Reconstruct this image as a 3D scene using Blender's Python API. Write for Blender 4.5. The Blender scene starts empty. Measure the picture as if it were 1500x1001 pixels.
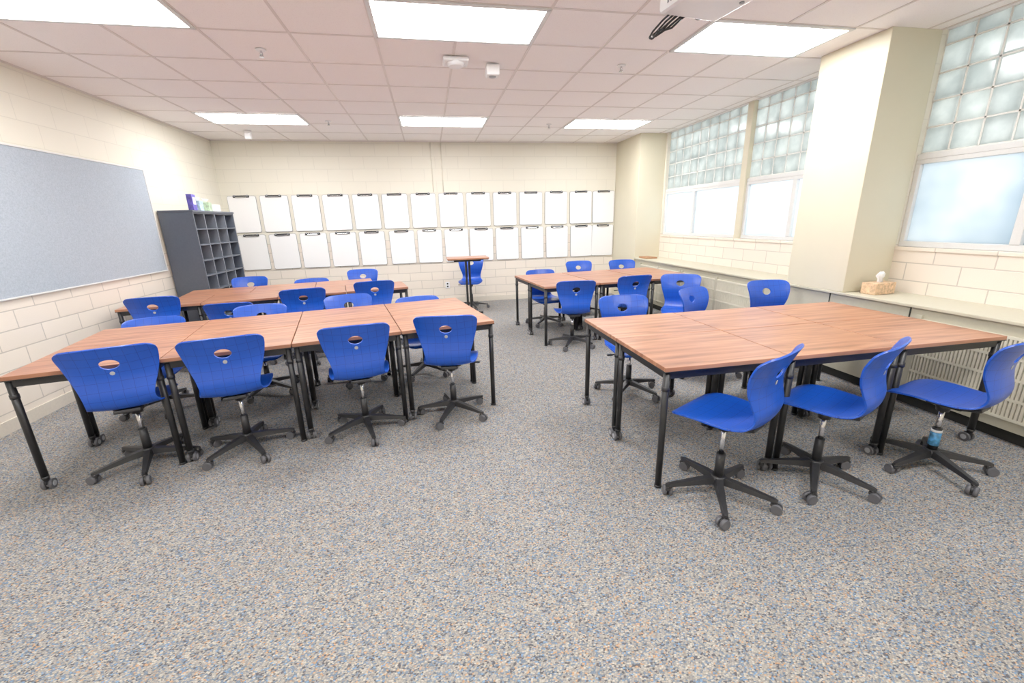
import bpy, bmesh, random
from math import *
from mathutils import Vector, Matrix
random.seed(7)
S=bpy.context.scene
COL=bpy.context.collection
H=2.88; D=8.21; XL=-3.36; XR=4.12; XC=3.64; YF=-1.5

# ---------------------------------------------------------------- materials
def newmat(name):
    m=bpy.data.materials.new(name); m.use_nodes=True
    nt=m.node_tree; b=nt.nodes['Principled BSDF']
    return m,nt,b
def L(nt,a,b): nt.links.new(a,b)
def simple(name,col,rough=.5,metal=0,noise=.04,scale=60,bump=0.0,spec=.5):
    m,nt,b=newmat(name)
    b.inputs['Roughness'].default_value=rough; b.inputs['Metallic'].default_value=metal
    b.inputs['Specular IOR Level'].default_value=spec
    n=nt.nodes.new('ShaderNodeTexNoise'); n.inputs['Scale'].default_value=scale; n.inputs['Detail'].default_value=3
    tc=nt.nodes.new('ShaderNodeTexCoord'); L(nt,tc.outputs['Object'],n.inputs['Vector'])
    r=nt.nodes.new('ShaderNodeValToRGB')
    r.color_ramp.elements[0].position=.3; r.color_ramp.elements[1].position=.7
    r.color_ramp.elements[0].color=tuple(c*(1-noise) for c in col)+(1,)
    r.color_ramp.elements[1].color=tuple(min(1,c*(1+noise)) for c in col)+(1,)
    L(nt,n.outputs['Fac'],r.inputs['Fac']); L(nt,r.outputs['Color'],b.inputs['Base Color'])
    if bump:
        bp=nt.nodes.new('ShaderNodeBump'); bp.inputs['Strength'].default_value=bump; bp.inputs['Distance'].default_value=.002
        L(nt,n.outputs['Fac'],bp.inputs['Height']); L(nt,bp.outputs['Normal'],b.inputs['Normal'])
    return m
def math(nt,op,a,b=None):
    n=nt.nodes.new('ShaderNodeMath'); n.operation=op
    for i,v in enumerate((a,b)):
        if v is None: continue
        if isinstance(v,(int,float)): n.inputs[i].default_value=v
        else: L(nt,v,n.inputs[i])
    return n.outputs[0]
def mixc(nt,fac,a,b,mode='MIX'):
    n=nt.nodes.new('ShaderNodeMix'); n.data_type='RGBA'; n.blend_type=mode
    if isinstance(fac,(int,float)): n.inputs[0].default_value=fac
    else: L(nt,fac,n.inputs[0])
    for i,v in ((6,a),(7,b)):
        if isinstance(v,tuple): n.inputs[i].default_value=v+(1,) if len(v)==3 else v
        else: L(nt,v,n.inputs[i])
    return n.outputs[2]

def wall_mat(name,axis,up=(.80,.765,.65),low=(.85,.765,.66)):
    m,nt,b=newmat(name)
    g=nt.nodes.new('ShaderNodeNewGeometry'); sp=nt.nodes.new('ShaderNodeSeparateXYZ'); L(nt,g.outputs['Position'],sp.inputs[0])
    cb=nt.nodes.new('ShaderNodeCombineXYZ'); L(nt,sp.outputs[axis],cb.inputs[0]); L(nt,sp.outputs[2],cb.inputs[1])
    def brick(c,w,h,ms,mort,var):
        k=nt.nodes.new('ShaderNodeTexBrick'); L(nt,cb.outputs[0],k.inputs['Vector'])
        k.inputs['Scale'].default_value=1; k.inputs['Brick Width'].default_value=w; k.inputs['Row Height'].default_value=h
        k.inputs['Mortar Size'].default_value=ms; k.inputs['Mortar Smooth'].default_value=.3
        k.inputs['Color1'].default_value=tuple(x*(1+var) for x in c)+(1,); k.inputs['Color2'].default_value=tuple(x*(1-var) for x in c)+(1,)
        k.inputs['Mortar'].default_value=mort+(1,)
        return k
    ku=brick(up,.4064,.2032,.004,tuple(x*.90 for x in up),.010)
    kl=brick(low,.4064,.1524,.005,tuple(x*.70 for x in low),.03)
    f=math(nt,'GREATER_THAN',sp.outputs[2],1.2192)
    c=mixc(nt,f,kl.outputs['Color'],ku.outputs['Color'])
    L(nt,c,b.inputs['Base Color'])
    ro=math(nt,'MULTIPLY_ADD',f,.35); 
    ro.node.inputs[2].default_value=.22
    L(nt,ro,b.inputs['Roughness'])
    fac=mixc(nt,f,kl.outputs['Fac'],ku.outputs['Fac'])
    no=nt.nodes.new('ShaderNodeTexNoise'); no.inputs['Scale'].default_value=120; L(nt,g.outputs['Position'],no.inputs['Vector'])
    hh=math(nt,'MULTIPLY',fac,-1.0); h2=math(nt,'MULTIPLY_ADD',no.outputs['Fac'],.25); L(nt,hh,h2.node.inputs[2])
    bp=nt.nodes.new('ShaderNodeBump'); bp.inputs['Strength'].default_value=.45; bp.inputs['Distance'].default_value=.004
    L(nt,h2,bp.inputs['Height']); L(nt,bp.outputs['Normal'],b.inputs['Normal'])
    return m

M={}
M['wallX']=wall_mat('painted_block_side',1)
M['wallY']=wall_mat('painted_block_back',0)
M['column']=simple('column_paint',(.70,.65,.49),.5,noise=.01,scale=5)
M['cabinet']=simple('cabinet_enamel',(.56,.53,.41),.4,noise=.02)
M['grille']=simple('grille_enamel',(.74,.70,.57),.4,noise=.02)
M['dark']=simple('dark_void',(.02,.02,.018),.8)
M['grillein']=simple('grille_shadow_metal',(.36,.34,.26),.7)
M['black']=simple('black_powdercoat',(.012,.012,.013),.38,noise=.1)
M['blackpl']=simple('black_plastic',(.02,.02,.022),.42,noise=.1)
M['wheel']=simple('caster_tread',(.10,.10,.11),.5)
M['wheelg']=simple('caster_hub_grey',(.42,.43,.45),.45)
M['chrome']=simple('chrome',(.7,.7,.72),.18,metal=1)
M['alu']=simple('window_aluminium',(.72,.73,.72),.35,noise=.02)
M['white']=simple('white_plastic',(.85,.85,.86),.35,noise=.01)
M['board']=simple('whiteboard_gloss',(.93,.93,.93),.18,noise=.005)
M['rim']=simple('board_edge_grey',(.28,.29,.31),.4)
M['tbar']=simple('ceiling_tee_white',(.72,.66,.63),.45,noise=.01)
M['base']=simple('vinyl_baseboard',(.72,.66,.56),.4)
M['cubby']=simple('cubby_grey_laminate',(.095,.112,.145),.38,noise=.05)
M['cubbyin']=simple('cubby_inner_laminate',(.18,.20,.24),.5,noise=.05)
M['mortar']=simple('block_mortar',(.80,.80,.76),.7)
M['purple']=simple('box_print_purple',(.10,.08,.42),.5,noise=.5,scale=18)
M['tissuebox']=simple('tissue_box_print',(.68,.46,.28),.5,noise=.3,scale=45)
M['paper']=simple('paper_white',(.9,.9,.9),.7,noise=.01)
M['green']=simple('box_print_green',(.45,.6,.4),.5,noise=.4,scale=25)
M['lightblue']=simple('box_print_blue',(.45,.62,.8),.5,noise=.4,scale=30)
M['label']=simple('gas_lift_label',(.08,.32,.62),.4,noise=.6,scale=40)
M['oak']=simple('oak_ledge',(.42,.2,.09),.4,noise=.2)
M['glassdark']=simple('lens_glass',(.01,.01,.015),.05)

# blue seat shell with embossed grid
m,nt,b=newmat('blue_plastic_shell'); M['blue']=m
b.inputs['Roughness'].default_value=.30
tc=nt.nodes.new('ShaderNodeTexCoord'); sp=nt.nodes.new('ShaderNodeSeparateXYZ'); L(nt,tc.outputs['UV'],sp.inputs[0])
def gl(o):
    f=math(nt,'FRACT',o); a=math(nt,'SUBTRACT',f,.5); a=math(nt,'ABSOLUTE',a); return math(nt,'GREATER_THAN',a,.478)
g=math(nt,'MAXIMUM',gl(sp.outputs[0]),gl(sp.outputs[1]))
c=mixc(nt,g,(.008,.078,.52),(.004,.042,.34)); L(nt,c,b.inputs['Base Color'])
no=nt.nodes.new('ShaderNodeTexNoise'); no.inputs['Scale'].default_value=400; L(nt,tc.outputs['Object'],no.inputs['Vector'])
hh=math(nt,'MULTIPLY',g,-1.5); h2=math(nt,'ADD',hh,no.outputs['Fac'])
bp=nt.nodes.new('ShaderNodeBump'); bp.inputs['Strength'].default_value=.25; bp.inputs['Distance'].default_value=.001
L(nt,h2,bp.inputs['Height']); L(nt,bp.outputs['Normal'],b.inputs['Normal'])

# walnut laminate
m,nt,b=newmat('walnut_laminate'); M['wood']=m
tc=nt.nodes.new('ShaderNodeTexCoord'); oi=nt.nodes.new('ShaderNodeObjectInfo')
va=nt.nodes.new('ShaderNodeVectorMath'); va.operation='ADD'; L(nt,tc.outputs['Object'],va.inputs[0])
mu=nt.nodes.new('ShaderNodeVectorMath'); mu.operation='SCALE'; mu.inputs[0].default_value=(3,7,0); L(nt,oi.outputs['Random'],mu.inputs['Scale']); L(nt,mu.outputs[0],va.inputs[1])
mp=nt.nodes.new('ShaderNodeMapping'); mp.inputs['Scale'].default_value=(1.2,16,1); L(nt,va.outputs[0],mp.inputs['Vector'])
n1=nt.nodes.new('ShaderNodeTexNoise'); n1.inputs['Scale'].default_value=1.5; n1.inputs['Detail'].default_value=8; n1.inputs['Distortion'].default_value=.6; L(nt,mp.outputs[0],n1.inputs['Vector'])
r=nt.nodes.new('ShaderNodeValToRGB'); L(nt,n1.outputs['Fac'],r.inputs['Fac'])
e=r.color_ramp.elements; e[0].position=.28; e[0].color=(.21,.078,.042,1); e[1].position=.72; e[1].color=(.54,.265,.155,1)
k=e.new(.5); k.color=(.41,.178,.096,1)
L(nt,r.outputs['Color'],b.inputs['Base Color']); b.inputs['Roughness'].default_value=.33

# carpet
m,nt,b=newmat('loop_carpet'); M['carpet']=m
g=nt.nodes.new('ShaderNodeNewGeometry')
mp=nt.nodes.new('ShaderNodeMapping'); mp.inputs['Scale'].default_value=(1,1.5,1); mp.inputs['Rotation'].default_value=(0,0,.35); L(nt,g.outputs['Position'],mp.inputs['Vector'])
v=nt.nodes.new('ShaderNodeTexVoronoi'); v.inputs['Scale'].default_value=130; v.inputs['Randomness'].default_value=.8; L(nt,mp.outputs[0],v.inputs['Vector'])
sc=nt.nodes.new('ShaderNodeSeparateColor'); L(nt,v.outputs['Color'],sc.inputs[0])
r=nt.nodes.new('ShaderNodeValToRGB'); r.color_ramp.interpolation='CONSTANT'; L(nt,sc.outputs[0],r.inputs['Fac'])
e=r.color_ramp.elements; e[0].position=0; e[0].color=(.345,.322,.285,1); e[1].position=.30; e[1].color=(.265,.257,.248,1)
for p,cc in ((.48,(.165,.205,.26)),(.66,(.44,.405,.35)),(.79,(.105,.105,.115)),(.89,(.46,.28,.17)),(.945,(.17,.27,.41))):
    k=e.new(p); k.color=cc+(1,)
n1=nt.nodes.new('ShaderNodeTexNoise'); n1.inputs['Scale'].default_value=22; n1.inputs['Detail'].default_value=5; L(nt,g.outputs['Position'],n1.inputs['Vector'])
mr=math(nt,'MULTIPLY_ADD',n1.outputs['Fac'],.4); mr.node.inputs[2].default_value=.85
cbn=nt.nodes.new('ShaderNodeCombineColor'); [L(nt,mr,cbn.inputs[i]) for i in range(3)]
dd=math(nt,'MULTIPLY',v.outputs['Distance'],.6); dd=math(nt,'SUBTRACT',1.17,dd); 
cb2=nt.nodes.new('ShaderNodeCombineColor'); [L(nt,dd,cb2.inputs[i]) for i in range(3)]
c=mixc(nt,1.0,r.outputs['Color'],cbn.outputs[0],'MULTIPLY'); c=mixc(nt,1.0,c,cb2.outputs[0],'MULTIPLY')
L(nt,c,b.inputs['Base Color']); b.inputs['Roughness'].default_value=.95; b.inputs['Specular IOR Level'].default_value=.1
bp=nt.nodes.new('ShaderNodeBump'); bp.invert=True; bp.inputs['Strength'].default_value=.5; bp.inputs['Distance'].default_value=.003
L(nt,v.outputs['Distance'],bp.inputs['Height']); L(nt,bp.outputs['Normal'],b.inputs['Normal'])

# ceiling tile
m,nt,b=newmat('acoustic_tile'); M['tile']=m
g=nt.nodes.new('ShaderNodeNewGeometry'); n1=nt.nodes.new('ShaderNodeTexNoise'); n1.inputs['Scale'].default_value=160; n1.inputs['Detail'].default_value=2; L(nt,g.outputs['Position'],n1.inputs['Vector'])
r=nt.nodes.new('ShaderNodeValToRGB'); L(nt,n1.outputs['Fac'],r.inputs['Fac'])
e=r.color_ramp.elements; e[0].position=.3; e[0].color=(.87,.82,.80,1); e[1].position=.42; e[1].color=(.96,.92,.905,1)
L(nt,r.outputs['Color'],b.inputs['Base Color']); b.inputs['Roughness'].default_value=.9

# tackboard fabric
m,nt,b=newmat('tackboard_fabric'); M['fabric']=m
g=nt.nodes.new('ShaderNodeNewGeometry'); n1=nt.nodes.new('ShaderNodeTexNoise'); n1.inputs['Scale'].default_value=90; n1.inputs['Detail'].default_value=6; L(nt,g.outputs['Position'],n1.inputs['Vector'])
r=nt.nodes.new('ShaderNodeValToRGB'); L(nt,n1.outputs['Fac'],r.inputs['Fac'])
e=r.color_ramp.elements; e[0].position=.3; e[0].color=(.345,.40,.465,1); e[1].position=.7; e[1].color=(.44,.50,.57,1)
L(nt,r.outputs['Color'],b.inputs['Base Color']); b.inputs['Roughness'].default_value=.95

# light panel
m,nt,b=newmat('light_diffuser'); M['panel']=m
b.inputs['Base Color'].default_value=(.9,.9,.9,1)
b.inputs['Emission Color'].default_value=(1,.99,.982,1); b.inputs['Emission Strength'].default_value=24.5

# frosted glass variants (daylight diffusing through)
def frosted(name,c0,c1,scale,rough):
    m=bpy.data.materials.new(name); m.use_nodes=True; nt=m.node_tree; nt.nodes.clear()
    out=nt.nodes.new('ShaderNodeOutputMaterial'); tr=nt.nodes.new('ShaderNodeBsdfTranslucent'); gl_=nt.nodes.new('ShaderNodeBsdfGlossy'); mx=nt.nodes.new('ShaderNodeMixShader')
    g=nt.nodes.new('ShaderNodeNewGeometry'); n=nt.nodes.new('ShaderNodeTexNoise'); n.inputs['Scale'].default_value=scale; n.inputs['Detail'].default_value=3; L(nt,g.outputs['Position'],n.inputs['Vector'])
    r=nt.nodes.new('ShaderNodeValToRGB'); L(nt,n.outputs['Fac'],r.inputs['Fac']); e=r.color_ramp.elements
    e[0].position=.35;e[0].color=c0+(1,);e[1].position=.65;e[1].color=c1+(1,)
    L(nt,r.outputs['Color'],tr.inputs['Color']); gl_.inputs['Roughness'].default_value=rough
    mx.inputs[0].default_value=.06; L(nt,tr.outputs[0],mx.inputs[1]); L(nt,gl_.outputs[0],mx.inputs[2]); L(nt,mx.outputs[0],out.inputs[0])
    return m
M['gblock']=frosted('glass_block',(.50,.53,.515),(.68,.70,.675),7,.15)
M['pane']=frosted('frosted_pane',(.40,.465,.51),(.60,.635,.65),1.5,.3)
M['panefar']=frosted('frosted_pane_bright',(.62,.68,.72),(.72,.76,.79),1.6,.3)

# ---------------------------------------------------------------- mesh builder
class MB:
    def __init__(s,mats): s.bm=bmesh.new(); s.mats=mats; s.uv=None
    def mi(s,m): return s.mats.index(m)
    def _fin(s,vs,mat,smooth):
        fs=set(f for v in vs for f in v.link_faces)
        for f in fs: f.material_index=s.mi(mat); f.smooth=smooth
    def box(s,c,d,mat,bev=0,rot=None,smooth=False):
        mt=Matrix.Translation(c)
        if rot is not None: mt=mt@rot
        mt=mt@Matrix.Diagonal((d[0],d[1],d[2],1))
        r=bmesh.ops.create_cube(s.bm,size=1,matrix=mt); vs=r['verts']
        if bev:
            es=set(e for v in vs for e in v.link_edges)
            rr=bmesh.ops.bevel(s.bm,geom=list(es),offset=bev,segments=2,affect='EDGES',profile=.5)
            vs=[v for v in rr['verts']]+[v for v in vs if v.is_valid]
        s._fin(vs,mat,smooth)
    def bb(s,x0,x1,y0,y1,z0,z1,mat,bev=0): s.box(((x0+x1)/2,(y0+y1)/2,(z0+z1)/2),(x1-x0,y1-y0,z1-z0),mat,bev)
    def cyl(s,p0,p1,r0,r1,mat,seg=16,smooth=True):
        p0=Vector(p0);p1=Vector(p1);d=p1-p0
        q=d.to_track_quat('Z','Y').to_matrix().to_4x4()
        mt=Matrix.Translation((p0+p1)/2)@q
        r=bmesh.ops.create_cone(s.bm,cap_ends=True,segments=seg,radius1=r0,radius2=r1,depth=d.length,matrix=mt)
        s._fin(r['verts'],mat,smooth)
        for v in r['verts']:
            for f in v.link_faces:
                if len(f.verts)>4: f.smooth=False
    def loft(s,rings,mat,smooth=True,caps=True):
        R=[[s.bm.verts.new(p) for p in ring] for ring in rings]; n=len(R[0])
        for a,b in zip(R,R[1:]):
            for i in range(n):
                f=s.bm.faces.new((a[i],a[(i+1)%n],b[(i+1)%n],b[i])); f.material_index=s.mi(mat); f.smooth=smooth
        if caps:
            for ring,rev in ((R[0],True),(R[-1],False)):
                f=s.bm.faces.new(ring[::-1] if rev else ring); f.material_index=s.mi(mat)
    def mesh(s,name):
        bmesh.ops.recalc_face_normals(s.bm,faces=s.bm.faces)
        me=bpy.data.meshes.new(name); s.bm.to_mesh(me); s.bm.free()
        for m in s.mats: me.materials.append(M[m])
        return me
    def obj(s,name,loc=(0,0,0),rot=0):
        return put(name,s.mesh(name),loc,rot)
def put(name,me,loc=(0,0,0),rot=0,parent=None):
    o=bpy.data.objects.new(name,me); COL.objects.link(o); o.location=loc; o.rotation_euler=(0,0,rot)
    if parent: o.parent=parent
    return o

# ---------------------------------------------------------------- room shell
T=.18
b=MB(['carpet']); b.bb(XL-T,XR+T,YF-T,D+T,-.1,0,'carpet'); b.obj('floor')
b=MB(['tile']); b.bb(XL-T,XR+T,YF-T,D+T,H,H+.1,'tile'); b.obj('ceiling')
b=MB(['wallY']); b.bb(XL-T,XR+T,D,D+T,0,H,'wallY'); b.obj('wall_back')
b=MB(['wallY']); b.bb(XL-T,XR+T,YF-T,YF,0,H,'wallY'); b.obj('wall_front')
b=MB(['wallX']); b.bb(XL-T,XL,YF,D,0,H,'wallX'); b.obj('wall_left')
SILL=1.19
b=MB(['wallX'])
b.bb(XR,XR+T,YF,D,0,SILL,'wallX')
b.bb(XR,XR+T,7.2,D,SILL,H,'wallX'); b.bb(XR,XR+T,3.17,3.86,SILL,H,'wallX'); b.bb(XR,XR+T,YF,-.3,SILL,H,'wallX')
b.obj('wall_right')
b=MB(['column'])
b.bb(XC,XR,3.17,3.80,.81,H,'column',.004); b.obj('column')
b=MB(['column']); b.bb(XC,XR,7.25,D,0,H,'column',.004); b.obj('column')
b=MB(['base']); b.bb(XL,XL+.012,YF,D,0,.1,'base'); b.obj('baseboard_left')
b=MB(['base']); b.bb(XL+.012,XC,D-.012,D,0,.1,'base'); b.obj('baseboard_back')
b=MB(['wallX']); b.bb(XR-.012,XR+.1,-.3,3.168,SILL-.02,SILL+.012,'wallX',.004); b.bb(XR-.012,XR+.1,3.86,7.2,SILL-.02,SILL+.012,'wallX',.004); b.obj('trim_1')
# ceiling T grid
gx=-.29; gy=3.23; TW=.6096
b=MB(['tbar'])
for k in range(-10,12):
    x=gx+k*TW
    if XL<x<XR: b.bb(x-.010,x+.010,YF,D,H-.004,H+.001,'tbar')
for k in range(-10,12):
    y=gy+k*TW
    if YF<y<D: b.bb(XL,XR,y-.010,y+.010,H-.0035,H+.001,'tbar')
b.bb(XL,XL+.02,YF,D,H-.006,H,'tbar'); b.bb(XL,XC,D-.02,D,H-.006,H,'tbar'); b.bb(XR-.02,XR,YF,D,H-.006,H,'tbar')
b.obj('trim_2')
# light panels
pb=MB(['panel','alu'])
w,d=1.2192,.6096
pb.bb(-w/2+.03,w/2-.03,-d/2+.03,d/2-.03,-.004,.0,'panel')
for sx in (-1,1): pb.bb(sx*(w/2-.015)-.015,sx*(w/2-.015)+.015,-d/2,d/2,-.008,0,'alu')
for sy in (-1,1): pb.bb(-w/2,w/2,sy*(d/2-.015)-.015,sy*(d/2-.015)+.015,-.008,0,'alu')
pm=pb.mesh('ceiling_light_panel')
for yy in (gy-3.048,gy,gy+3.09):
    for kx in (-2,0,2):
        put('ceiling_light_panel',pm,(gx+kx*w+w/2,yy+d/2,H-.004))

# ---------------------------------------------------------------- windows
def window(name,y0,y1,posts,divs,pane):
    b=MB(['gblock','mortar','alu',pane,'column'])
    zb=1.97; xg=XR+.05
    ys=[y0]+[p for p in posts]+[y1]
    edges=[]
    for i in range(len(ys)-1):
        a=ys[i]+(.05 if i>0 else 0); c=ys[i+1]-(.05 if i<len(ys)-2 else 0); edges.append((a,c))
    for p in posts: b.bb(XR-.01,XR+.12,p-.05,p+.05,SILL+.012,H,'column',.004)
    for a,c in edges:
        n=max(1,round((c-a)/.203)); pw=(c-a)/n
        z=zb
        while z<H-.02:
            hh=min(.2,H-z)
            for i in range(n):
                b.box((xg+.03,a+(i+.5)*pw,z+hh/2),(.07,pw-.012,hh-.012),'gblock',.012 if hh>.1 else .006,smooth=False)
            b.bb(xg,xg+.05,a,c,z-.006,z+.006,'mortar')
            z+=.2
        for i in range(n+1): b.bb(xg,xg+.05,a+i*pw-.006,a+i*pw+.006,zb,H,'mortar')
        b.bb(XR+.02,XR+.1,a,c,zb-.05,zb-.007,'alu',.003)
        z0=SILL+.014; z1=zb-.051
        b.bb(XR+.02,XR+.08,a,c,z0,z0+.045,'alu',.004); b.bb(XR+.02,XR+.08,a,c,z1-.035,z1,'alu',.004)
        b.bb(XR+.02,XR+.08,a,a+.04,z0+.045,z1-.035,'alu',.004); b.bb(XR+.02,XR+.08,c-.04,c,z0+.045,z1-.035,'alu',.004)
        for dv in divs:
            if a<dv<c: b.bb(XR+.015,XR+.085,dv-.03,dv+.03,z0+.045,z1-.035,'alu',.004)
        b.bb(XR+.052,XR+.058,a+.03,c-.03,z0+.04,z1-.03,pane)
    return b.obj(name)
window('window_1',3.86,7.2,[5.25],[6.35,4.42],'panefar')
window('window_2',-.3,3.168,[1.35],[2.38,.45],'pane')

# ---------------------------------------------------------------- radiator cabinet
b=MB(['cabinet','grille','dark','grillein'])
y0,y1=YF+.003,7.247; XQ=XR-.002
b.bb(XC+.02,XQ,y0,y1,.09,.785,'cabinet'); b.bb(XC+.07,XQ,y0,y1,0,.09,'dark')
b.bb(XC-.01,XQ,y0,y1,.785,.809,'cabinet',.005)
for (ga,gb) in ((-.9,.7),(.85,2.5),(4.15,5.7),(5.8,7.0)):
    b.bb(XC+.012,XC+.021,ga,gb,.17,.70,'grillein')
    n=int((gb-ga)/.022)
    for i in range(n+1):
        y=ga+i*(gb-ga)/n; b.bb(XC+.002,XC+.016,y-.0065,y+.0065,.17,.70,'grille')
    for z in (.17,.30,.435,.57,.70): b.bb(XC,XC+.017,ga-.01,gb+.01,z-.009,z+.009,'grille')
    for y in (ga-.02,gb+.02,(ga+gb)/2): b.bb(XC-.001,XC+.02,y-.02,y+.02,.14,.74,'cabinet',.002)
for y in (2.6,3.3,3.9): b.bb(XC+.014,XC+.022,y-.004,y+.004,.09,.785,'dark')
b.obj('radiator_cabinet')

# ---------------------------------------------------------------- boards
b=MB(['fabric','alu'])
ya,yb,za,zb_=2.55,6.22,1.0,2.22
b.bb(XL,XL+.02,ya+.01,yb-.01,za+.01,zb_-.01,'fabric')
b.bb(XL,XL+.026,ya,yb,za,za+.014,'alu',.002); b.bb(XL,XL+.026,ya,yb,zb_-.014,zb_,'alu',.002)
b.bb(XL,XL+.026,ya,ya+.014,za+.014,zb_-.014,'alu',.002); b.bb(XL,XL+.026,yb-.014,yb,za+.014,zb_-.014,'alu',.002)
b.obj('tackboard')
b=MB(['board','rim','blackpl','chrome'])
bw,bh=.446,.60
def rr(w,h,y,rad=.03):
    pts=[]
    for cx,cz,a0 in ((w/2-rad,h/2-rad,0),(-w/2+rad,h/2-rad,90),(-w/2+rad,-h/2+rad,180),(w/2-rad,-h/2+rad,270)):
        for k in range(5):
            a=radians(a0+k*22.5); pts.append(Vector((cx+rad*cos(a),y,cz+rad*sin(a))))
    return pts
b.loft([rr(bw,bh,-.006),rr(bw,bh,-.017)],'rim',smooth=False)
b.loft([rr(bw-.010,bh-.010,-.017,.026),rr(bw-.010,bh-.010,-.020,.026)],'board',smooth=False)
b.box((0,-.027,bh/2-.012),(.25,.014,.036),'blackpl',.004); b.box((0,-.036,bh/2-.022),(.17,.010,.012),'chrome',.003)
for sx in (-.1,.1): b.cyl((sx,-.036,bh/2+.0),(sx,-.012,bh/2+.0),.014,.014,'rim',12)
b.box((0,-.003,bh/2-.05),(.3,.006,.05),'rim')
bm_=b.mesh('dry_erase_board')
for i in range(14):
    x=-3.045+i*.4985
    o=put('dry_erase_board',bm_,(min(x,3.40),D-.001,1.725)); o.rotation_euler[1]=radians(random.uniform(-.7,.7))
    xb=-3.0+i*.4965+(.03 if 4<i<8 else 0)
    o=put('dry_erase_board',bm_,(min(xb,3.40),D-.001,1.09)); o.rotation_euler[1]=radians(random.uniform(-.8,.8))
b=MB(['wallY']); b.cyl((.14,D-.01,2.05),(.14,D-.01,H),.008,.008,'wallY',10); b.cyl((.32,D-.01,2.05),(.32,D-.01,H),.008,.008,'wallY',10)
for z in (2.2,2.6): b.box((.23,D-.006,z),(.24,.01,.02),'wallY',.002)
b.obj('electrical_conduit')
b=MB(['white','dark']); b.box((0,-.005,0),(.08,.008,.12),'white',.003)
for z in (-.025,.025): b.box((0,-.0095,z),(.03,.003,.028),'dark',.002)
b.obj('power_outlet',(.28,D,.35))

# ---------------------------------------------------------------- cubby
b=MB(['cubby','cubbyin'])
cy0,cy1,cx0,cx1,cz=6.31,7.50,XL+.013,-2.95,1.72
b.bb(cx0,cx1,cy0,cy0+.022,0,cz,'cubby',.002); b.bb(cx0,cx1,cy1-.022,cy1,0,cz,'cubby',.002)
b.bb(cx0,cx0+.012,cy0+.022,cy1-.022,.0,cz-.02,'cubbyin')
b.bb(cx0,cx1+.01,cy0-.008,cy1+.008,cz,cz+.025,'cubby',.003); b.bb(cx0,cx1-.01,cy0+.02,cy1-.02,0,.08,'cubby')
nr,nc=8,4
for i in range(nr+1):
    z=.09+i*(cz-.1)/nr; b.bb(cx0+.012,cx1-.004,cy0+.02,cy1-.02,z-.009,z+.009,'cubby')
for j in range(1,nc):
    y=cy0+j*(cy1-cy0)/nc; b.bb(cx0+.012,cx1-.006,y-.009,y+.009,.08,cz,'cubbyin')
b.obj('cubby_shelf')
zt=cz+.0255
b=MB(['purple','paper']); b.box((0,0,.1),(.06,.17,.2),'purple',.002); b.box((.031,0,.12),(.002,.11,.09),'paper'); b.obj('puzzle_box',(-3.02,6.5,zt),.2)
for i,(mt,w_,h_) in enumerate((('lightblue',.12,.13),('green',.11,.12),('paper',.16,.1))):
    b=MB([mt,'paper'] if mt!='paper' else ['paper']); b.box((0,0,h_/2),(.12,w_,h_),mt,.003)
    if mt!='paper': b.cyl((0,0,h_),(0.01,0,h_+.05),.015,.045,'paper',7)
    b.obj('facial_tissue_box' if i<2 else 'paper_stack',(-3.07,6.72+i*.24,zt),.1)

# ---------------------------------------------------------------- student desk
DW,DD=.736,.612
def desk_mesh(w,casters):
    b=MB(['wood','black','wheel','wheelg','blackpl'])
    t=.024
    b.box((0,0,.74-t/2),(w-.006,DD-.006,t),'wood',.0025)
    b.box((0,0,.74-t-.002),(w-.004,DD-.004,.006),'black',.001)
    lx=w/2-.028; ly=DD/2-.03
    for sy in (-1,1): b.box((0,sy*ly,.69),(2*lx,.02,.042),'black',.002)
    for sx in (-1,1): b.box((sx*lx,0,.69),(.02,2*ly,.042),'black',.002)
    for i,(sx,sy) in enumerate(((-1,-1),(1,-1),(1,1),(-1,1))):
        x,y=sx*lx,sy*ly
        if i in casters:
            b.cyl((x,y,.075),(x,y,.712),.0185,.0185,'black',16); b.cyl((x,y,.055),(x,y,.09),.012,.021,'blackpl',14)
            b.cyl((x-.026,y+.012,.0305),(x-.007,y+.012,.0305),.030,.030,'wheel',20)
            b.cyl((x+.007,y+.012,.0305),(x+.026,y+.012,.0305),.030,.030,'wheel',20)
            b.cyl((x-.028,y+.012,.0305),(x+.028,y+.012,.0305),.017,.017,'wheelg',14)
            b.box((x,y+.004,.05),(.014,.05,.026),'blackpl',.004)
        else:
            b.cyl((x,y,.012),(x,y,.712),.0185,.0185,'black',16); b.cyl((x,y,0),(x,y,.014),.022,.020,'blackpl',16)
        b.cyl((x,y,.60),(x,y,.625),.0215,.0215,'blackpl',16)
    return b.mesh('student_desk')
dA=desk_mesh(DW,(0,3)); dB=desk_mesh(DW,(1,3)); dC=desk_mesh(.776,(1,3)); dD=desk_mesh(.776,(0,3))
def row(x0,y0,ang,n,v0,me,w):
    a=radians(ang); ux,uy=cos(a),sin(a); vx,vy=-sin(a),cos(a)
    for i in range(n):
        du=(i+.5)*w; dv=v0+DD/2
        put('student_desk',me,(x0+ux*du+vx*dv,y0+uy*du+vy*dv,0),a)
row(-2.42,2.70,11.3,4,0,dA,DW); row(-2.42,2.70,11.3,4,DD,dA,DW)
row(1.17,1.91,0,3,0,dC,.776); row(1.17,1.91,0,3,DD,dD,.776)
row(1.30,4.85,6,3,0,dB,.745); row(1.30,4.85,6,3,DD,dA,.745)
row(-3.19,4.88,11.3,4,0,dA,DW)
a=radians(11.3); row(-3.19+.37*cos(a),4.88+.37*sin(a),11.3,3,DD,dA,DW)

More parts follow.
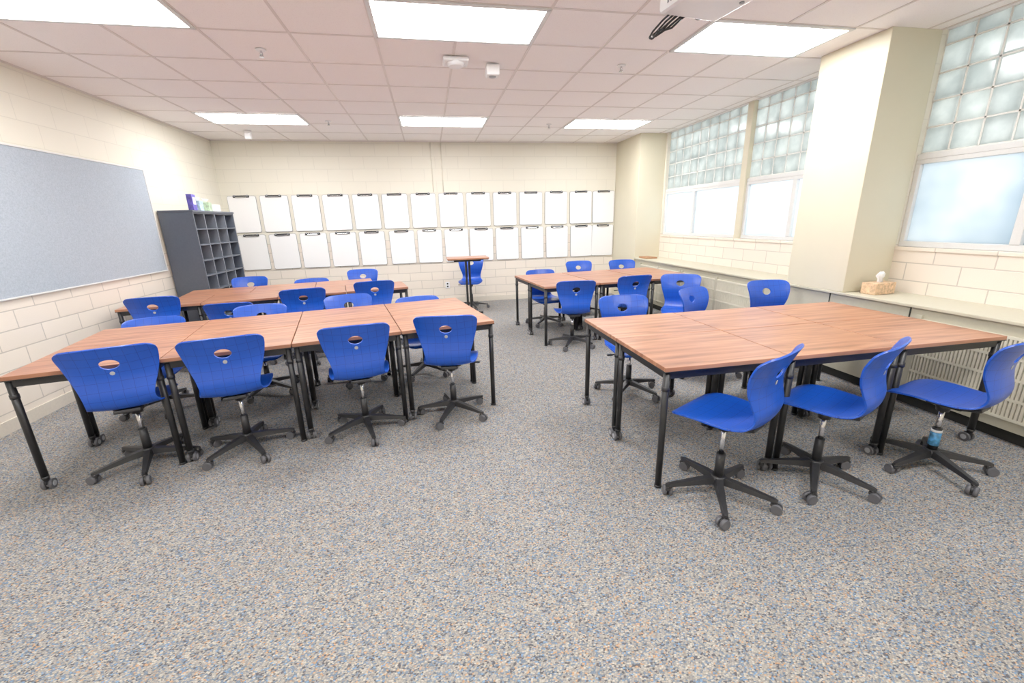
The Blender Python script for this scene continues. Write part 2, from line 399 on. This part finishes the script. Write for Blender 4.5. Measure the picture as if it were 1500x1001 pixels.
# ---------------------------------------------------------------- swivel chair
prof=[(.225,.425),(.205,.442),(.15,.455),(.06,.456),(-.04,.449),(-.12,.448),(-.175,.462),(-.208,.50),(-.218,.55),(-.208,.61),(-.203,.67),(-.215,.73),(-.238,.79),(-.268,.86)]
def cr(P,n=20):
    out=[];Q=[P[0]]+P+[P[-1]]
    for i in range(1,len(Q)-2):
        for k in range(n):
            t=k/n;o=[]
            for c in range(2):
                p0,p1,p2,p3=Q[i-1][c],Q[i][c],Q[i+1][c],Q[i+2][c]
                o.append(.5*((2*p1)+(-p0+p2)*t+(2*p0-5*p1+4*p2-p3)*t*t+(-p0+3*p1-3*p2+p3)*t**3))
            out.append(tuple(o))
    out.append(P[-1]);return out
pl=cr(prof); sl=[0]
for a_,b_ in zip(pl,pl[1:]): sl.append(sl[-1]+hypot(b_[0]-a_[0],b_[1]-a_[1]))
TOT=sl[-1]
def at(s):
    s=max(0,min(TOT,s))
    for i in range(len(sl)-1):
        if s<=sl[i+1]:
            t=(s-sl[i])/(sl[i+1]-sl[i]+1e-9); p=(pl[i][0]*(1-t)+pl[i+1][0]*t, pl[i][1]*(1-t)+pl[i+1][1]*t)
            j0=max(0,i-3);j1=min(len(pl)-1,i+4); d=Vector((pl[j1][0]-pl[j0][0],pl[j1][1]-pl[j0][1])).normalized()
            return p,d
def lerp_tab(tab,s):
    for (a,va),(b2,vb) in zip(tab,tab[1:]):
        if s<=b2:
            t=(s-a)/(b2-a); return va*(1-t)+vb*t
    return tab[-1][1]
wt0=[(0,.20),(.15,.215),(.30,.205),(.38,.182),(.46,.160),(.54,.168),(.62,.198),(.70,.222),(.78,.232),(TOT,.225)]
wt=[]
for k in range(101):
    s=TOT*k/100; v=sum(lerp_tab(wt0,min(TOT,max(0,s+dx*.02))) for dx in (-2,-1,0,1,2))/5; wt.append((s,v))
ct=[(0,.0),(.15,.012),(.32,.02),(.42,.032),(.5,.032),(.7,.045),(TOT,.035)]
def shell_mesh():
    bm=bmesh.new(); uvl=bm.loops.layers.uv.new('UVMap')
    NR,NCc=72,36; G=[];XS={}
    for j in range(NR+1):
        t=j/NR
        s=TOT*(.5-.5*cos(pi*t))*.35+TOT*t*.65
        W=lerp_tab(wt,s)
        r=.10
        if s<r: W=W-r*.85+ .85*sqrt(max(0,r*r-(r-s)**2))
        r=.075; q=TOT-s
        if q<r: W=W-r+sqrt(max(0,r*r-(r-q)**2))
        p,d=at(s); N=Vector((d[1],-d[0])); row_=[]
        for i in range(NCc+1):
            u=-1+2*i/NCc; x=u*W; c=lerp_tab(ct,s)*(abs(x)/.22)**2.2
            v=bm.verts.new((x,p[0]+N[0]*c,p[1]+N[1]*c - (0 if q>.06 else .012*u*u*(1-q/.06))))
            XS[v]=(x,s); row_.append(v)
        G.append(row_)
    fs=[]
    for j in range(NR):
        for i in range(NCc):
            f=bm.faces.new((G[j][i],G[j][i+1],G[j+1][i+1],G[j+1][i])); f.smooth=True; fs.append(f)
            for lp in f.loops: lp[uvl].uv=(XS[lp.vert][0]/.055+.5,XS[lp.vert][1]/.055)
    sh=TOT-.118; A,B=.046,.034
    dele=[f for f in fs if (lambda x,s:(x/A)**2+((s-sh)/B)**2<1)(sum(XS[v][0] for v in f.verts)/4,sum(XS[v][1] for v in f.verts)/4)]
    bverts=set(v for f in dele for v in f.verts)
    bmesh.ops.delete(bm,geom=dele,context='FACES')
    for v in bverts:
        if v.is_valid:
            x,s=XS[v]; k=sqrt((x/A)**2+((s-sh)/B)**2)
            if k>1e-6:
                nx,ns=x/k,sh+(s-sh)/k; p,d=at(ns); N=Vector((d[1],-d[0])); c=lerp_tab(ct,ns)*(abs(nx)/.22)**2.2
                v.co=(nx,p[0]+N[0]*c,p[1]+N[1]*c)
    me=bpy.data.meshes.new('t'); bm.to_mesh(me); bm.free(); me.materials.append(M['blue'])
    o=bpy.data.objects.new('t',me); COL.objects.link(o)
    md=o.modifiers.new('s','SOLIDIFY'); md.thickness=.010; md.offset=0
    md=o.modifiers.new('b','BEVEL'); md.width=.003; md.segments=2; md.limit_method='ANGLE'; md.angle_limit=radians(50)
    dg=bpy.context.evaluated_depsgraph_get(); r=bpy.data.meshes.new_from_object(o.evaluated_get(dg)); r.name='seat_shell'
    bpy.data.objects.remove(o)
    for p_ in r.polygons: p_.use_smooth=True
    return r
shellm=shell_mesh()
def under_mesh():
    b=MB(['blackpl','chrome','wheelg'])
    b.box((0,0.0,.432),(.17,.20,.016),'blackpl',.005); b.box((0,-.01,.412),(.10,.16,.032),'blackpl',.008)
    b.box((0,-.125,.425),(.13,.09,.022),'blackpl',.006,rot=Matrix.Rotation(radians(-12),4,'X'))
    b.cyl((0,0,.36),(0,0,.405),.030,.036,'blackpl',18)
    b.cyl((0,0,.20),(0,0,.38),.0135,.0135,'chrome',16)
    b.cyl((.04,.03,.405),(.19,.05,.40),.005,.005,'blackpl',10); b.box((.20,.052,.40),(.05,.022,.012),'blackpl',.004)
    s=TOT-.178; p,d=at(s); N=Vector((d[1],-d[0]))
    b.cyl((0,p[0]-N[0]*.007,p[1]-N[1]*.007),(0,p[0]-N[0]*.004,p[1]-N[1]*.004),.012,.012,'wheelg',18)
    return b.mesh('tilt_mechanism')
underm=under_mesh()
def base_mesh():
    b=MB(['blackpl','wheel','chrome'])
    b.cyl((0,0,.08),(0,0,.125),.042,.036,'blackpl',20); b.cyl((0,0,.125),(0,0,.26),.025,.023,'blackpl',20)
    for k in range(5):
        a=k*2*pi/5; R=Matrix.Rotation(a,4,'Z')
        def ring(r,w,z,h_):
            pts=[(r,-w,z),(r,w,z),(r,w*.7,z+h_),(r,-w*.7,z+h_)]
            return [R@Vector(p) for p in pts]
        b.loft([ring(.02,.026,.080,.040),ring(.10,.023,.078,.032),ring(.20,.018,.069,.024),ring(.275,.015,.062,.018),ring(.290,.009,.062,.013)],'blackpl',smooth=False)
        c=R@Vector((.275,0,0)); ca=a+1.1+.9*k; t=Vector((cos(ca),sin(ca),0)); f=Vector((-sin(ca),cos(ca),0))*.014
        b.cyl(c+Vector((0,0,.045)),c+Vector((0,0,.066)),.008,.008,'chrome',8)
        for sgn in (-1,1):
            p=c+f+Vector((0,0,.0285)); b.cyl(p+t*sgn*.006,p+t*sgn*.025,.028,.026,'wheel',20)
        p=c+f+Vector((0,0,.032)); b.cyl(p-t*.024,p+t*.024,.020,.020,'blackpl',14)
        b.box(tuple(c+Vector((0,0,.047))),(.03,.034,.018),'blackpl',.006,rot=Matrix.Rotation(ca,4,'Z'))
    return b.mesh('star_base')
basem=base_mesh()
def chair(bx,by,zt,deg,baserot=None):
    a=radians(deg); off=.262
    cx=bx-sin(a)*off; cy=by+cos(a)*off
    e=bpy.data.objects.new('swivel_chair',None); COL.objects.link(e); e.location=(cx,cy,0); e.empty_display_size=.1
    br=radians(random.uniform(0,72)) if baserot is None else radians(baserot)
    put('star_base',basem,(0,0,0),br,e)
    dz=zt-.862
    put('seat_shell',shellm,(0,0,dz),a,e); put('tilt_mechanism',underm,(0,0,dz),a,e)
    return e
CH=[(-1.86,2.67,.88,18,5),(-1.29,2.73,.88,15,20),(-.53,2.83,.88,10,0),(.06,2.95,.88,-8,30),
 (-2.44,4.19,.77,192),(-1.64,4.39,.80,188),(-.87,4.53,.83,194),(-.18,4.54,.77,190),
 (-2.79,4.77,.87,12),(-2.08,4.70,.78,5),(-1.38,4.84,.87,14),(-.67,5.12,.88,8),
 (-2.55,6.64,.84,186),(-1.73,6.60,.78,195),(-1.07,7.03,.84,184),
 (1.67,3.54,.84,176,10),(2.46,3.72,.84,205),(3.26,3.67,.88,178),
 (1.61,4.56,.84,-8),(2.44,4.74,.84,4),(2.97,4.68,.84,152),
 (1.60,6.27,.79,186),(2.41,6.83,.84,182),(3.12,6.70,.84,178),
 (.72,7.80,.90,170),
 (1.60,1.57,.905,28,26),(2.24,1.58,.89,26,8)]
for c in CH: chair(*c)
e=chair(2.96,1.51,.875,16,40)
b=MB(['label','paper']); b.cyl((0,0,.15),(0,0,.235),.0262,.0258,'label',20); b.cyl((0,0,.235),(0,0,.25),.0260,.0255,'paper',20)
put('gas_lift_label',b.mesh('gas_lift_label'),(0,0,0),0,e)

# ---------------------------------------------------------------- lectern desk
b=MB(['wood','black','blackpl'])
b.box((0,0,.93),(.68,.45,.024),'wood',.003); b.box((0,0,.913),(.66,.43,.012),'black')
for x in (-.028,.028): b.box((x,0,.47),(.035,.05,.88),'black',.004)
b.box((0,0,.885),(.45,.06,.03),'black',.004); b.box((0,0,.02),(.06,.42,.035),'black',.006); b.box((0,-.15,.02),(.42,.05,.035),'black',.006)
b.obj('standing_desk',(.60,7.20,0),0)

# ---------------------------------------------------------------- tissue box on cabinet
b=MB(['tissuebox','paper']); b.box((0,0,.05),(.24,.12,.1),'tissuebox',.004)
rings=[]
for k,(z,r) in enumerate(((.1,.03),(.13,.022),(.16,.045),(.185,.03))):
    rings.append([Vector((cos(i*2*pi/10)*r*(1+.35*sin(3*i+k)),sin(i*2*pi/10)*r*.45*(1+.3*cos(2*i+k)),z+.01*sin(i*2+k))) for i in range(10)])
b.loft(rings,'paper'); b.obj('facial_tissue_box',(3.86,3.04,.8095),.1)
b=MB(['oak']); b.box((0,0,.012),(.2,.3,.024),'oak',.004); b.obj('wooden_tray',(3.80,7.05,.8095))

# ---------------------------------------------------------------- ceiling devices
b=MB(['white','rim']); b.box((0,0,-.02),(.22,.18,.036),'white',.015); b.cyl((0,0,-.06),(0,0,-.03),.06,.09,'white',24); b.obj('smoke_detector',(.34,4.22,H-.004))
b=MB(['white','rim']); b.box((0,0,-.05),(.12,.12,.09),'white',.012); b.cyl((0,0,-.10),(0,0,-.09),.03,.04,'rim',16); b.cyl((0,0,-.01),(0,0,0),.04,.04,'white',16); b.obj('motion_sensor',(.68,4.33,H-.004))
b=MB(['white','rim']); b.cyl((0,0,-.03),(0,0,0),.05,.05,'white',20); b.box((0,0,-.07),(.09,.06,.09),'white',.012); b.obj('ceiling_speaker',(-2.50,7.4,H-.004))
sb=MB(['chrome','white']); sb.cyl((0,0,-.008),(0,0,0),.035,.04,'white',20); sb.cyl((0,0,-.05),(0,0,0),.008,.008,'chrome',10)
sb.cyl((0,0,-.055),(0,0,-.050),.018,.018,'chrome',12)
for x in (-.014,.014): sb.cyl((x,0,-.05),(x*.5,0,-.02),.003,.003,'chrome',6)
sm=sb.mesh('fire_sprinkler')
for p in ((-1.21,4.19),(1.88,4.21),(-1.23,6.69),(1.88,6.70)): put('fire_sprinkler',sm,(p[0],p[1],H-.004))
# projector
b=MB(['white','rim','glassdark','blackpl','chrome'])
b.box((0,0,0),(.42,.32,.11),'white',.025); b.cyl((.10,.15,0),(.10,.185,0),.045,.04,'blackpl',24); b.cyl((.10,.18,0),(.10,.188,0),.032,.032,'glassdark',24)
for i in range(7): b.box((-.211,-.08+i*.025,0),(.004,.012,.06),'rim')
for sx in (-.15,.15): b.cyl((sx,-.1,-.06),(sx,-.1,-.05),.014,.014,'rim',12)
b.cyl((0,0,.05),(0,0,.178),.022,.022,'white',18); b.box((0,0,.065),(.18,.18,.012),'white',.004); b.cyl((0,0,.17),(0,0,.178),.07,.07,'white',24)
for i,(dx,dy) in enumerate(((0,0),(.03,.01),(.05,-.02))):
    P=[Vector((-.10+dx,.155,-.02)),Vector((-.13+dx,.21+dy,-.05)),Vector((-.17+dx,.25+dy,-.10)),Vector((-.19+dx,.255+dy,-.135+.02*i)),Vector((-.18+dx,.24+dy,-.145+.02*i)),Vector((-.14+dx,.20+dy,-.10)),Vector((-.08+dx,.17,-.05)),Vector((-.04+dx,.15,-.02))]
    for p,q in zip(P,P[1:]): b.cyl(p,q,.006,.006,'blackpl',8)
b.obj('ceiling_projector',(1.64,2.55,H-.182),.15)

# ---------------------------------------------------------------- world + camera
w=bpy.data.worlds.new('daylight'); S.world=w; w.use_nodes=True
bg=w.node_tree.nodes['Background']; bg.inputs[0].default_value=(.93,.97,1,1); bg.inputs[1].default_value=3.3
S.view_settings.view_transform='Standard'
S.view_settings.gamma=1.13
F,yaw,pit,rol=617.8,.1822,.2787,-.0261
f=Vector((sin(yaw)*cos(pit),cos(yaw)*cos(pit),-sin(pit))); r0=Vector((cos(yaw),-sin(yaw),0)); u0=r0.cross(f)
r=r0*cos(rol)+u0*sin(rol); u=-r0*sin(rol)+u0*cos(rol)
cd=bpy.data.cameras.new('camera'); cd.sensor_width=36; cd.lens=F*36/1500; cd.clip_start=.05
co=bpy.data.objects.new('camera',cd); COL.objects.link(co)
mt=Matrix((( r.x,u.x,-f.x,0),(r.y,u.y,-f.y,0),(r.z,u.z,-f.z,1.5084),(0,0,0,1))); co.matrix_world=mt
S.camera=co
